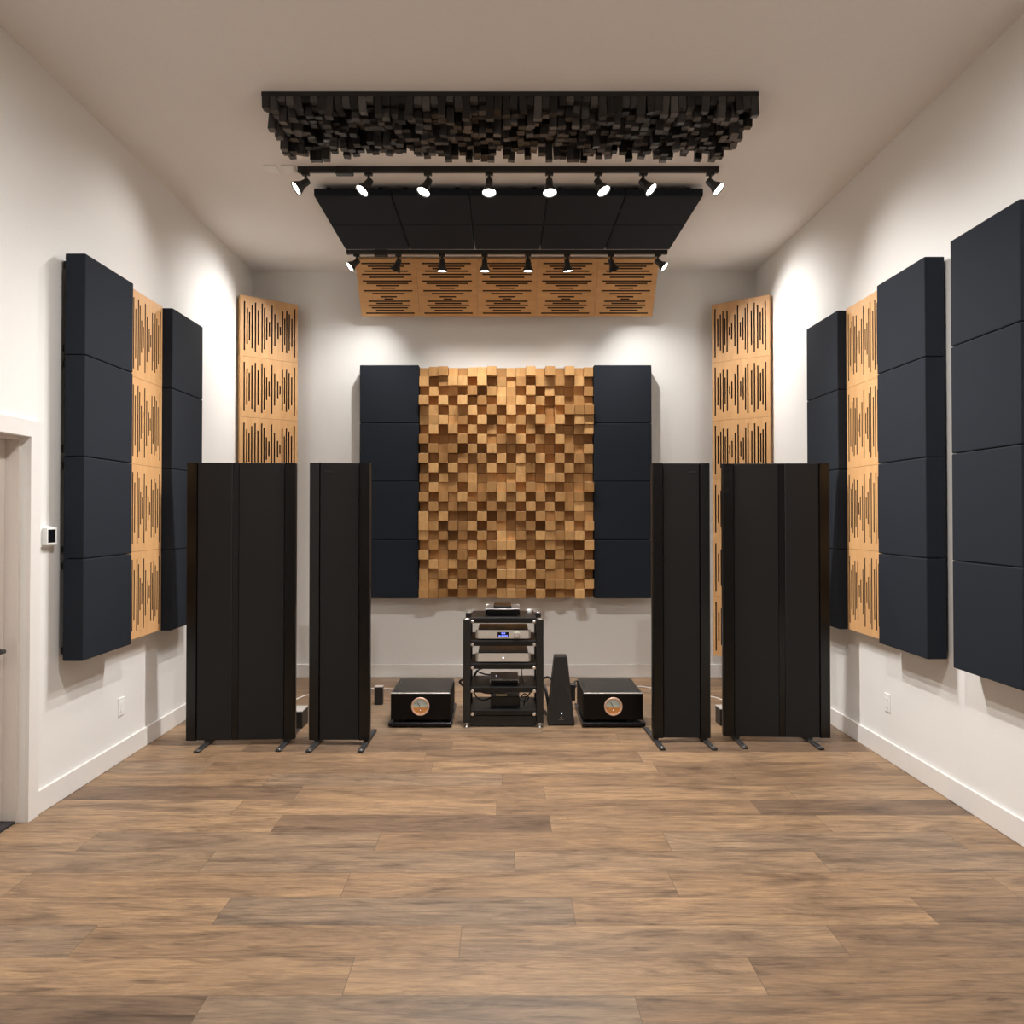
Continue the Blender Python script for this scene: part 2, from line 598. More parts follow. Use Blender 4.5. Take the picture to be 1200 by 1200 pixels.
def slotted_mesh(mirror=False, w=TILE - 0.002, h=TILE - 0.002, t=0.018):
    us = [(1 - u if mirror else u) for u in SLOT_U]
    slots = sorted(((u - 0.5) * w - SW / 2, (u - 0.5) * w + SW / 2, h / 2 - l * h / 2, h / 2 + l * h / 2) for u, l in zip(us, SLOT_L))
    ul = sorted({-w / 2, w / 2} | {s[0] for s in slots} | {s[1] for s in slots})
    vl = sorted({0.0, h} | {round(s[2], 5) for s in slots} | {round(s[3], 5) for s in slots})
    bm = bmesh.new()
    grid = [[bm.verts.new((u, -t, v)) for v in vl] for u in ul]
    faces = []
    for i in range(len(ul) - 1):
        uc = (ul[i] + ul[i + 1]) / 2
        hole = next((s for s in slots if s[0] < uc < s[1]), None)
        for j in range(len(vl) - 1):
            vc = (vl[j] + vl[j + 1]) / 2
            if hole and hole[2] < vc < hole[3]:
                continue
            faces.append(bm.faces.new((grid[i][j], grid[i + 1][j], grid[i + 1][j + 1], grid[i][j + 1])))
    for v in [v for v in bm.verts if not v.link_faces]:
        bm.verts.remove(v)
    r = bmesh.ops.extrude_face_region(bm, geom=faces)
    for v in [g for g in r['geom'] if isinstance(g, bmesh.types.BMVert)]:
        v.co.y = 0
    bm.normal_update()
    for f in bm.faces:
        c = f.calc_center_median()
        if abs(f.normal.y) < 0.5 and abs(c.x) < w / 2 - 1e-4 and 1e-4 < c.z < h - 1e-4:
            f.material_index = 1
    return bm


def slotted_proto(mirror, depth):
    e = thing('slotted_panel', '', 'slotted panel')
    fo = finish('slotted_face', slotted_mesh(mirror), [M['maple'], M['slot_side']], e, loc=(0, -depth, 0))
    w = TILE - 0.004
    bo = box('backing_board', -w / 2, w / 2, -depth + 0.0005, -0.0005, 0.001, TILE - 0.003, M['maple'], e)
    bo.data.materials.append(M['slot_back'])
    for f in bo.data.polygons:
        if f.normal.y < -0.5:
            f.material_index = 1
    bo['label'] = 'dark backing board behind the slots'
    return e


used = set()


def slotted(proto, mtx, label, group):
    e = proto if proto.name not in used else copy_tree(proto)
    used.add(proto.name)
    e.matrix_world = mtx
    tag(e, label, 'slotted panel', group)
    return e


pl = slotted_proto(False, 0.034)
pr = slotted_proto(True, 0.034)
for i in range(4):
    z = 3.29 - (i + 1) * TILE
    slotted(pl, Matrix.Translation((-2.622, 5.512, z)) @ Matrix.Rotation(R(90), 4, 'Z'),
            f'{ROWS[i]} slotted honey wood panel between black panels on left wall', 'slotted wood panels on the left wall')
    slotted(pr, Matrix.Translation((2.676, 5.575, z)) @ Matrix.Rotation(R(-90), 4, 'Z'),
            f'{ROWS[i]} slotted honey wood panel between black panels on right wall', 'slotted wood panels on the right wall')
SIX = ['topmost', 'second from top', 'third from top', 'fourth from top', 'fifth from top', 'lowest']
for i in range(6):
    z = 3.918 - (i + 1) * TILE
    a = R(39)
    if True:
        n = Vector((math.sin(a), -math.cos(a), 0))
        c = Vector((-2.412, 7.905, z)) - n * 0.0
        slotted(pl, Matrix.Translation(c) @ Matrix.Rotation(a, 4, 'Z'),
                f'{SIX[i]} slotted honey wood panel angled across the left back corner', 'slotted wood panels across the left back corner')
        c = Vector((2.458, 7.905, z))
        slotted(pr, Matrix.Translation(c) @ Matrix.Rotation(-a, 4, 'Z'),
                f'{SIX[i]} slotted honey wood panel angled across the right back corner', 'slotted wood panels across the right back corner')
# sloped row below the ceiling
top, bot = Vector((0, 7.71, 4.285)), Vector((0, 8.09, 3.815))
sx = (bot - top).normalized()
nrm = Vector((0, sx.z, -sx.y))          # into the room, downwards
ly = -nrm
lz = sx.cross(ly)
for i in range(5):
    cx = 0.046 + (i - 2) * TILE
    rot = Matrix((sx, ly, lz)).transposed().to_4x4()
    # local origin is the lower centre (x centre, z = 0): shift half a tile along local z
    c = Vector((cx, 0, 0)) + (top + bot) / 2 - lz * (TILE / 2) + ly * 0.034
    slotted(pl, Matrix.Translation(c) @ rot, f'{NTH[i]} slotted wood panel from the left in the sloped row under ceiling', 'sloped slotted wood panels under the ceiling')

# ------------------------------------------------------------------ block diffusers
def set_tint(o, vals):
    at = o.data.attributes.new('tint', 'FLOAT', 'FACE')
    at.data.foreach_set('value', vals)


def block_obj(name, blocks, mat, parent):
    """blocks: list of (x0,x1,y0,y1,z0,z1,tint,tilt matrix or None)"""
    bm = bmesh.new()
    tints = []
    for x0, x1, y0, y1, z0, z1, tn, mx in blocks:
        n0 = len(bm.faces)
        add_box(bm, x0, x1, y0, y1, z0, z1, 0.0016, 1, mx)
        tints += [tn] * (len(bm.faces) - n0)
    o = finish(name, bm, mat, parent)
    set_tint(o, tints)
    return o


rnd = random.Random(7)
WX0, WX1, WZ0, WZ1 = -0.873, 0.951, 0.850, 3.268
wd = thing('wood_diffuser', 'large honey wood diffuser of square blocks on the back wall', 'sound diffuser', ((WX0 + WX1) / 2, YB, WZ0))
ox, oy, oz = wd.location
b = box('backing_board', WX0 - ox, WX1 - ox, -0.05, -0.001, 0, WZ1 - oz, M['slot_back'], wd)
b['label'] = 'dark board behind the wooden blocks'
NC, NR = 18, 24
pw, ph = (WX1 - WX0) / NC, (WZ1 - WZ0) / NR
DEP = [0.055, 0.08, 0.105, 0.13, 0.155, 0.175]
blocks = []
prev = {}
for rr in range(NR):
    for cc in range(NC):
        if (rr + cc) % 2:
            d = rnd.choice((0.040, 0.055, 0.075, 0.095))
        else:
            d = rnd.choice((0.115, 0.140, 0.165, 0.185))
        if rnd.random() < 0.24:
            d = rnd.choice(DEP)
        prev[(rr, cc)] = d
        x0 = WX0 - ox + cc * pw + 0.0012
        z0 = rr * ph + 0.0012
        blocks.append((x0, x0 + pw - 0.0024, -d, -0.0505, z0, z0 + ph - 0.0024, rnd.random(), None))
order = sorted(range(len(blocks)), key=lambda k: (blocks[k][2], rnd.random()))
front = set(order[:100])
for k in sorted(front):
    block_obj('block', [blocks[k]], M['block_wood'], wd)
rest = block_obj('recessed_blocks', [blocks[k] for k in range(len(blocks)) if k not in front], M['block_wood'], wd)
rest['kind'] = 'stuff'

cd = thing('ceiling_diffuser', 'black ceiling diffuser of small hanging blocks above the nearer spotlight track', 'sound diffuser', (0.046, 4.70, ZC))
b = box('backing_board', -1.525, 1.525, 0, 0.61, -0.03, -0.001, M['black_metal'], cd)
n_x, n_y = 62, 12
bw, bd = 3.05 / n_x, 0.61 / n_y
blocks = []
for j in range(n_y):
    for i in range(n_x):
        d = rnd.choice([0.06, 0.08, 0.10, 0.12, 0.14, 0.16])
        x0 = -1.525 + i * bw + 0.0015
        y0 = j * bd + 0.0015
        cx_, cy_ = x0 + bw / 2, y0 + bd / 2
        mx = Matrix.Translation((cx_, cy_, -0.03)) @ Euler((rnd.uniform(-.10, .10), rnd.uniform(-.10, .10), 0)).to_matrix().to_4x4() @ Matrix.Translation((-cx_, -cy_, 0.03))
        t = rnd.random()
        blocks.append((x0, x0 + bw - 0.003, y0, y0 + bd - 0.003, -d, -0.026, t ** 2.2, mx))
order = sorted(range(len(blocks)), key=lambda k: (blocks[k][4] + (0.2 if blocks[k][2] < 0.15 else 0), rnd.random()))
front = set(order[:100])
for k in sorted(front):
    block_obj('block', [blocks[k]], M['block_black'], cd)
rest = block_obj('recessed_blocks', [blocks[k] for k in range(len(blocks)) if k not in front], M['block_black'], cd)
rest['kind'] = 'stuff'

# ------------------------------------------------------------------ track lights
RX0, RX1 = -1.515, 1.600


def rail(label, y, feed_x):
    t = thing('track_rail', label, 'light track', ((RX0 + RX1) / 2, y, ZC))
    hx = (RX1 - RX0) / 2
    box('rail', -hx, hx, -0.018, 0.018, -0.040, 0, M['black_metal'], t, 0.003, 1)
    fx = feed_x - (RX0 + RX1) / 2
    box('power_feed', fx - 0.065, fx + 0.065, -0.028, 0.028, -0.058, -0.0005, M['black_metal'], t, 0.004, 1)
    for s in (-1, 1):
        box('end_cap', s * hx - 0.012, s * hx + 0.012, -0.0195, 0.0195, -0.0415, -0.0005, M['black_metal'], t, 0.002, 1)
    return t


Y1, Y2 = 5.73, 7.53
rail('black light track in front of the flat ceiling panels', Y1, -1.18)
rail('black light track between ceiling panels and sloped wood panels', Y2, -1.19)


def spotlight_proto():
    t = thing('track_spotlight', '', 'spotlight')
    box('adapter', -0.030, 0.030, -0.017, 0.017, -0.022, -0.0005, M['black_metal'], t, 0.003, 1)
    lathe('stem', (0, 0, -0.020), (0, 0, -1), [(0, 0.010), (0.052, 0.010)], M['black_metal'], t, 12)
    h = lathe('head', (0, 0, 0), (0, 0, -1),
              [(-0.034, 0.018), (-0.030, 0.028), (0.0, 0.031), (0.030, 0.033), (0.042, 0.036), (0.060, 0.046), (0.082, 0.056), (0.100, 0.0605), (0.104, 0.0610), (0.104, 0.0575), (0.098, 0.0560), (0.090, 0.050), (0.085, 0.0)],
              M['black_metal'], t, 28, (True, False))
    h.location = (0, 0, -0.076)
    h.scale = (0.88, 0.88, 0.88)
    lathe('lens', (0, 0, -0.0905), (0, 0, -1), [(0, 0.0545), (0.004, 0.054), (0.009, 0.040), (0.012, 0.02), (0.0125, 0.002)], M['lens'], h, 28)
    return t


sproto = spotlight_proto()
first = [True]


def place_spot(x, y, aim, energy, label, group, size, blend):
    if first[0]:
        t = sproto
        first[0] = False
    else:
        t = copy_tree(sproto)
    t.location = (x, y, ZC - 0.040)
    tag(t, label, 'spotlight', group)
    a = Vector(aim).normalized()
    h = [c for c in bpy.data.objects if c.parent == t and c.name.startswith('head')][0]
    h.rotation_euler = a.to_track_quat('-Z', 'Y').to_euler()
    p = Vector((x, y, ZC - 0.040 - 0.076)) + a * 0.100
    spot('spot_beam', p, a, energy, size, blend)
    return t


ORD8 = ['first', 'second', 'third', 'fourth', 'fifth', 'sixth', 'seventh', 'eighth']
P1 = [-1.47, -1.0, -0.557, -0.10, 0.348, 0.715, 1.05, 1.55]
A1 = [(-.72, -.30, -.62), (-.50, -.28, -.80), (-.36, -.25, -.90), (0, -.25, -1), (.04, -.25, -1), (.42, -.30, -.85), (.62, -.28, -.74), (.62, -.32, -.70)]
P2 = [-1.43, -1.02, -0.593, -0.176, 0.249, 0.63, 1.063, 1.52]
A2 = [(-.66, -.26, -.62), (-.42, .22, -.88), (0, .10, -1), (0, .10, -1), (0, .10, -1), (.12, .12, -1), (.38, .22, -.88), (.66, -.26, -.62)]
for i in range(8):
    place_spot(P1[i], Y1, A1[i], E_FRONT * (0.15, 0.32, 0.9, 1.35, 1.35, 0.9, 0.32, 0.15)[i], f'lit black spotlight, {ORD8[i]} from left on the track before the flat ceiling panels', 'spotlights on the nearer track', (84, 84, 100, 142, 142, 100, 84, 84)[i], 1.0)
for i in range(8):
    place_spot(P2[i], Y2, A2[i], E_BACK * (1.6, 1, 0.8, 0.8, 0.8, 0.8, 1, 1.6)[i], f'black spotlight, {ORD8[i]} from left on the track before the sloped wood panels', 'spotlights on the track by the back wall', 96, 1.0)

# blank cover plates on the ceiling
for i, x in enumerate((-1.73, -1.60)):
    bm = bmesh.new()
    add_box(bm, -0.047, 0.047, -0.062, 0.062, -0.008, 0, 0.002, 1)
    o = finish('cover_plate', bm, M['white'], smooth=True)
    o.location = (x, 5.755, ZC)
    tag(o, ['small white ceiling cover plate farther from the light track, left of two', 'small white ceiling cover plate closer to the light track, right of two'][i], 'cover plate', 'white ceiling cover plates')

# ------------------------------------------------------------------ wall devices
t = thing('thermostat', 'small white thermostat with dark screen on left wall beside the door', 'thermostat', (XL, 4.50, 1.587))
box('back_plate', 0, 0.010, -0.066, 0.066, -0.062, 0.062, M['white'], t, 0.003, 2)
box('body', 0.0095, 0.040, -0.050, 0.056, -0.050, 0.054, M['white'], t, 0.006, 2)
box('screen', 0.0395, 0.0415, -0.040, 0.032, -0.034, 0.042, M['screen'], t)


def outlet(label, loc, rotz):
    t = thing('wall_outlet', label, 'wall outlet', loc, rotz)
    box('cover_plate', -0.038, 0.038, -0.007, 0, -0.062, 0.062, M['white'], t, 0.002, 1)
    box('insert', -0.018, 0.018, -0.010, -0.0065, -0.035, 0.035, M['white'], t, 0.001, 1)


outlet('white wall outlet low on the left wall under the panels', (XL, 5.405, 0.379), R(90))
outlet('white wall outlet low on the right wall under the panels', (XR, 5.43, 0.400), R(-90))


# ------------------------------------------------------------------ speakers
def speaker(label, cx, cy, rotz, w, twin, feet, badge=None, h0=0.032, h1=2.108, group=None):
    t = thing('panel_speaker', label, 'speaker', (cx, cy, 0), rotz, group)
    hw = w / 2
    th = 0.046
    box('panel_body', -hw, hw, 0, th, h0, h1, M['lacquer'], t, 0.006, 2)
    e = 0.083
    # side trims, chamfered towards the outer edge
    for s in (-1, 1):
        bm = bmesh.new()
        pr_ = [(hw - 0.0005, -0.0005), (hw - 0.006, -0.012), (hw - e + 0.006, -0.020), (hw - e, -0.0005)]
        fl = bm.faces.new([bm.verts.new((s * x, y, h0 + 0.002)) for x, y in pr_])
        r = bmesh.ops.extrude_face_region(bm, geom=[fl])
        for v in [g for g in r['geom'] if isinstance(g, bmesh.types.BMVert)]:
            v.co.z = h1 - 0.002
        finish('side_trim', bm, M['lacquer'], t)
    if twin:
        m = twin
        box('center_trim', m - 0.024, m + 0.024, -0.009, -0.0005, h0 + 0.002, h1 - 0.002, M['lacquer'], t, 0.003, 1)
        spans = [(-hw + e + 0.001, m - 0.025), (m + 0.025, hw - e - 0.001)]
    else:
        spans = [(-hw + e + 0.001, hw - e - 0.001)]
    for a, b_ in spans:
        box('grille', a, b_, -0.014, -0.0005, h0 + 0.004, h1 - 0.004, M['grille'], t, 0.003, 1)
    if badge is not None:
        box('badge', badge - 0.028, badge + 0.028, -0.0155, -0.0135, h1 - 0.075, h1 - 0.062, M['badge'], t, 0.0005, 1)
    for fx, ang in feet:
        mx = Matrix.Translation((fx, 0.05, 0)) @ Matrix.Rotation(ang, 4, 'Z')
        bm = bmesh.new()
        add_box(bm, -0.021, 0.021, -0.265, 0.30, 0.004, 0.018, 0.004, 1)
        add_box(bm, -0.020, 0.020, -0.05, 0.02, 0.014, h0 + 0.004)
        for v in bm.verts:
            v.co = mx @ v.co
        fo = finish('foot', bm, M['steel'], t, smooth=True)
        p = mx @ Vector((0, -0.240, 0.017))
        lathe('leveling_screw', (p.x, p.y, 0.0), (0, 0, 1), [(0, 0.010), (0.022, 0.010), (0.024, 0.007)], M['chrome'], fo, 12)
    return t


G = 'tall black panel speakers'
speaker('wide black twin-grille panel speaker standing nearest the left wall', -1.960, 5.800, R(3.0), 0.806, -0.04, [(-0.245, R(-2)), (0.335, R(-2))], group=G)
speaker('narrow black panel speaker standing beside the left amplifier', -1.222, 5.800, 0, 0.458, None, [(-0.165, R(-3)), (0.200, R(-1))], badge=-0.085, group=G)
speaker('narrow black panel speaker standing beside the right amplifier', 1.352, 5.855, 0, 0.440, None, [(-0.195, R(2)), (0.175, R(4))], badge=0.085, group=G)
speaker('wide black twin-grille panel speaker standing nearest the right wall', 2.078, 5.875, R(-3.0), 0.80, 0.04, [(-0.30, R(2)), (0.245, R(3))], group=G)

# ------------------------------------------------------------------ equipment rack
RC = 0.006
FY = 6.245
rk = thing('equipment_rack', 'black five-shelf equipment rack standing at the middle of the back wall', 'equipment rack', (RC, FY, 0))
HW = 0.325
PW_ = 0.058
DEPTH = 0.48
for sx in (-1, 1):
    for sy in (0, 1):
        x = sx * (HW - PW_ / 2)
        y0 = 0 if sy == 0 else DEPTH - PW_
        p = box('post', x - PW_ / 2, x + PW_ / 2, y0, y0 + PW_, 0.036, 0.872, M['rack'], rk, 0.006, 2)
        c = lathe('post_cap', (x, y0 + PW_ / 2, 0.8715), (0, 0, 1), [(0, 0.026), (0.005, 0.026), (0.008, 0.022)], M['chrome'], p, 20)
        c['label'] = 'silver post cap'
        lathe('spike_foot', (x, y0 + PW_ / 2, 0.0365), (0, 0, -1), [(0, 0.016), (0.010, 0.018), (0.020, 0.010), (0.0285, 0.017), (0.0364, 0.020)], M['chrome'], p, 16)
SZ = [0.862, 0.677, 0.491, 0.302, 0.118]
for z in SZ:
    s = box('shelf', -HW + PW_ + 0.001, HW - PW_ - 0.001, 0.012, DEPTH - 0.012, z - 0.022, z + 0.024, M['shelf'], rk, 0.006, 2)
    for sx in (-1, 1):
        lathe('collar', (sx * 0.250, 0.013, z - 0.010), (0, -1, 0), [(0, 0.015), (0.010, 0.015), (0.014, 0.011)], M['chrome'], s, 16)['label'] = 'silver shelf collar'
box('under_shelf_bar', -HW + PW_ + 0.001, HW - PW_ - 0.001, 0.02, 0.045, 0.012, 0.09, M['rack'], rk, 0.003, 1)  # dark bar across the low gap beneath the bottom shelf
ST = [z + 0.024 for z in SZ]      # shelf tops

# top: disc player
t = thing('disc_player', 'compact black and silver disc player on top of the rack', 'disc player', (0.0, 6.35, ST[0]))
box('case', -0.141, 0.141, 0, 0.34, 0.006, 0.047, M['gloss'], t, 0.003, 1)
for sx in (-0.11, 0.11):
    for sy in (0.03, 0.31):
        lathe('foot', (sx, sy, 0), (0, 0, 1), [(0, 0.014), (0.007, 0.014)], M['black_metal'], t, 12)
box('top_plate', -0.143, 0.143, -0.003, 0.34, 0.0475, 0.058, M['dark_silver'], t, 0.003, 1)
for sx in (-1, 1):
    box('corner_cap', sx * 0.128 - 0.016, sx * 0.128 + 0.016, 0.28, 0.31, 0.0585, 0.062, M['silver'], t, 0.001, 1)
box('lid', -0.075, 0.075, 0.06, 0.32, 0.0585, 0.075, M['gloss'], t, 0.008, 2)
t = lathe('white_cup', (0.222, 6.52, ST[0]), (0, 0, 1), [(0, 0.019), (0.003, 0.021), (0.030, 0.021), (0.034, 0.019)], M['white'], None, 20)
tag(t, 'small white cylinder standing on the rack top at the right', 'canister')


def silver_unit(name, label, z, kind):
    t = thing(name, label, kind, (0.0045, 6.265, z))
    box('case', -0.205, 0.205, 0.03, 0.38, 0.012, 0.082, M['gloss'], t, 0.005, 2)
    # front plate, curved back at both ends
    bm = bmesh.new()
    out = [(-0.2245, 0.055), (-0.222, 0.025), (-0.212, 0.010), (-0.196, 0.002), (-0.175, 0.0), (0.175, 0.0), (0.196, 0.002), (0.212, 0.010), (0.222, 0.025), (0.2245, 0.055)]
    inn = [(x * 0.962, max(y + 0.012, 0.012)) for x, y in out]
    inn[0] = (-0.214, 0.055); inn[-1] = (0.214, 0.055)
    f = bm.faces.new([bm.verts.new((x, y, 0.014)) for x, y in out + inn[::-1]])
    r = bmesh.ops.extrude_face_region(bm, geom=[f])
    for v in [g for g in r['geom'] if isinstance(g, bmesh.types.BMVert)]:
        v.co.z = 0.080
    finish('front_plate', bm, M['silver'], t, smooth=True)['label'] = 'silver curved front plate'
    for sx in (-0.16, 0.16):
        for sy in (0.06, 0.34):
            lathe('foot', (sx, sy, 0), (0, 0, 1), [(0, 0.02), (0.0125, 0.018)], M['black_metal'], t, 14)
    return t


t = silver_unit('preamplifier', 'silver preamplifier with blue display and round knob on second shelf', ST[1], 'preamplifier')
d = box('display', -0.047, 0.047, -0.0015, 0.003, 0.024, 0.066, M['screen'], t, 0.004, 2)
for k, (gx, gz, gw, gh) in enumerate([(-0.013, 0.050, 0.008, 0.011), (-0.001, 0.050, 0.004, 0.011), (0.007, 0.050, 0.009, 0.011),
                                      (-0.036, 0.030, 0.011, 0.010), (-0.021, 0.030, 0.006, 0.010), (-0.008, 0.030, 0.010, 0.013), (0.006, 0.030, 0.008, 0.010), (0.018, 0.030, 0.008, 0.012), (0.030, 0.030, 0.006, 0.010)]):
    box('display_glyph', gx, gx + gw, -0.0026, -0.0014, gz, gz + gh, M['blue'], d)
lathe('volume_knob', (0.110, 0.0005, 0.046), (0, -1, 0), [(0, 0.024), (0.014, 0.023), (0.017, 0.020)], M['silver'], t, 24)
for k in range(4):
    lathe('button', (-0.125 + k * 0.022, 0.0005, 0.044), (0, -1, 0), [(0, 0.004), (0.003, 0.0035)], M['silver'], t, 10)
t = silver_unit('power_supply', 'plain silver unit with one white light on third shelf', ST[2], 'power supply')
lathe('indicator_light', (0.0, 0.0005, 0.044), (0, -1, 0), [(0, 0.006), (0.003, 0.005)], M['led'], t, 12)

t = thing('streamer_box', 'flat grey box with black front on the fourth shelf', 'streamer', (0.014, 6.345, ST[3]))
box('case', -0.119, 0.119, 0.002, 0.335, 0.010, 0.036, M['grey'], t, 0.003, 1)
box('front_panel', -0.112, 0.112, -0.003, 0.0025, 0.010, 0.034, M['gloss'], t, 0.001, 1)
for sx in (-0.085, 0.085):
    for sy in (0.02, 0.31):
        lathe('foot', (sx, sy, 0), (0, 0, 1), [(0, 0.014), (0.0105, 0.014)], M['black_metal'], t, 12)
lathe('indicator_light', (-0.068, 0.17, 0.0355), (0, 0, 1), [(0, 0.005), (0.002, 0.004)], M['led'], t, 10)

t = thing('power_box', 'black box under a cable tangle on the lowest rack shelf', 'power box', (0.020, 6.345, ST[4]))
box('case', -0.120, 0.120, 0, 0.20, 0.004, 0.085, M['black_metal'], t, 0.004, 1)
for sx in (-0.09, 0.09):
    for sy in (0.02, 0.18):
        lathe('foot', (sx, sy, 0), (0, 0, 1), [(0, 0.012), (0.0045, 0.012)], M['black_metal'], t, 10)
t = box('cable_plug', -0.055, 0.035, 6.36, 6.40, ST[4] + 0.0855, ST[4] + 0.103, M['cream'], None, 0.003, 1)
tag(t, 'cream plug lying on the black box on the lowest shelf', 'plug')

zb = ST[4]


def cable(label, pts, r=0.006, mat='cable', group=None):
    t = tube('cable', pts, r, M[mat])
    tag(t, label, 'cable', group)
    return t


cable('black cable looping left of the black box on the lowest shelf', [(-0.10, 6.42, zb + 0.060), (-0.15, 6.41, zb + 0.040), (-0.20, 6.43, zb + 0.050), (-0.235, 6.46, zb + 0.09), (-0.20, 6.52, zb + 0.13), (-0.12, 6.56, zb + 0.10)], 0.0055)
cable('black cable drooping from the upper left over the lowest shelf', [(-0.245, 6.50, zb + 0.155), (-0.20, 6.44, zb + 0.115), (-0.14, 6.41, zb + 0.10), (-0.08, 6.42, zb + 0.096)], 0.006)
cable('black cable coiled right of the black box on the lowest shelf', [(0.145, 6.42, zb + 0.045), (0.18, 6.40, zb + 0.030), (0.215, 6.42, zb + 0.06), (0.185, 6.45, zb + 0.085), (0.155, 6.43, zb + 0.065), (0.20, 6.40, zb + 0.075), (0.245, 6.45, zb + 0.11)], 0.005)
cable('black cable standing up right of the coil on the lowest shelf', [(0.175, 6.37, zb + 0.006), (0.177, 6.365, zb + 0.03), (0.18, 6.36, zb + 0.06), (0.21, 6.38, zb + 0.09), (0.24, 6.42, zb + 0.12)], 0.004)
cable('black cable hanging behind the right half of the fourth shelf', [(0.165, 6.74, ST[2] - 0.10), (0.165, 6.735, ST[3] + 0.03), (0.168, 6.60, ST[3] + 0.006), (0.175, 6.42, ST[3] + 0.005)], 0.005)
cable('black cable crossing the left half of the fourth shelf', [(-0.10, 6.62, ST[3] + 0.022), (-0.16, 6.60, ST[3] + 0.035), (-0.215, 6.62, ST[3] + 0.055), (-0.16, 6.66, ST[3] + 0.075), (-0.08, 6.70, ST[3] + 0.085)], 0.006)
cable('black cable running from the left amplifier to the rack', [(-0.345, 6.86, 0.20), (-0.38, 6.86, 0.24), (-0.33, 6.80, 0.275), (-0.27, 6.75, 0.285), (-0.22, 6.70, 0.37)], 0.010)


# ------------------------------------------------------------------ amplifiers on plinths
def amplifier(side, cx, gx):
    p = thing('amplifier_plinth', f'low glossy black plinth under the amplifier {side}', 'plinth', (cx, 6.24, 0), 0, 'plinths under the amplifiers')
    box('board', -0.255, 0.255, 0, 0.66, 0.012, 0.042, M['gloss'], p, 0.004, 1)
    for sx in (-0.21, 0.21):
        for sy in (0.05, 0.60):
            lathe('foot', (sx, sy, 0), (0, 0, 1), [(0, 0.022), (0.0125, 0.022)], M['black_metal'], p, 16)
    t = thing('amplifier', f'black power amplifier with round rose gold meter {side}', 'amplifier', (cx, 6.275, 0.042), 0, 'power amplifiers on the floor')
    box('case', -0.236, 0.236, 0.012, 0.565, 0.018, 0.226, M['lacquer'], t, 0.004, 1)
    fr = box('front_plate', -0.240, 0.240, 0, 0.0125, 0.014, 0.224, M['front_black'], t, 0.0025, 1)
    box('edge_highlight', -0.240, 0.240, 0, 0.0125, 0.2245, 0.231, M['silver'], t, 0.002, 1)['label'] = 'silver strip drawn as the front edge highlight'  # highlight along the top front edge, built as a bright strip
    tp = box('top_plate', -0.238, 0.238, 0.0128, 0.567, 0.2265, 0.231, M['amp_top'], t, 0.0015, 1)
    for sx in (-1, 1):
        for k in range(11):
            lathe('vent_hole', (sx * 0.212, 0.05 + k * 0.047, 0.2309), (0, 0, 1), [(0, 0.010), (0.0006, 0.010)], M['screen'], tp, 10)
        for k in range(9):
            box('cooling_fin', min(sx * 0.2355, sx * 0.246), max(sx * 0.2355, sx * 0.246), 0.05 + k * 0.055, 0.062 + k * 0.055, 0.03, 0.215, M['black_metal'], t)
    for sx in (-0.15, 0.15):
        for sy in (0.05, 0.50):
            lathe('foot', (sx, sy, 0), (0, 0, 1), [(0, 0.026), (0.014, 0.026), (0.0185, 0.022)], M['steel'], t, 18)
    # meter
    mz = 0.123
    m = lathe('meter', (gx, -0.0005, mz), (0, -1, 0), [(0, 0.074), (0.010, 0.074), (0.014, 0.071), (0.014, 0.063), (0.006, 0.060), (0.006, 0.0)], M['rosegold'], t, 40, (True, False))
    m['label'] = 'rose gold meter ring'
    for nm, a0, a1, mt in (('upper_dial', -0.10, PI + 0.10, 'dial_teal'), ('lower_dial', PI + 0.10, 2 * PI - 0.10, 'dial_amber')):
        bm = bmesh.new()
        n = 24
        vs = [bm.verts.new((gx + 0.0595 * math.cos(a0 + (a1 - a0) * k / n), -0.0075, mz + 0.0595 * math.sin(a0 + (a1 - a0) * k / n))) for k in range(n + 1)]
        f = bm.faces.new(vs)
        r = bmesh.ops.extrude_face_region(bm, geom=[f])
        for v in [g for g in r['geom'] if isinstance(g, bmesh.types.BMVert)]:
            v.co.y = -0.0062
        finish(nm, bm, M[mt], m)
    na = R(124)
    mx = Matrix.Translation((gx, 0, mz)) @ Matrix.Rotation(-(na - PI / 2), 4, 'Y')
    box('needle', -0.0022, 0.0022, -0.0100, -0.0085, -0.012, 0.040, M['black_metal'], m, mtx=mx)
    for k in range(7):
        a = R(150 - k * 20)
        mx = Matrix.Translation((gx, 0, mz)) @ Matrix.Rotation(-(a - PI / 2), 4, 'Y')
        box('scale_mark', -0.0014, 0.0014, -0.0085, -0.0074, 0.046, 0.055, M['black_metal'], m, mtx=mx)
    lathe('hub', (gx, -0.0074, mz - 0.012), (0, -1, 0), [(0, 0.010), (0.003, 0.009)], M['dial_amber'], m, 16)
    lathe('indicator_light', (gx, -0.0074, mz - 0.028), (0, -1, 0), [(0, 0.003), (0.001, 0.003)], M['led'], m, 8)
    return t


amplifier('left of the rack', -0.666, 0.0)
amplifier('right of the rack', 0.896, 0.0)

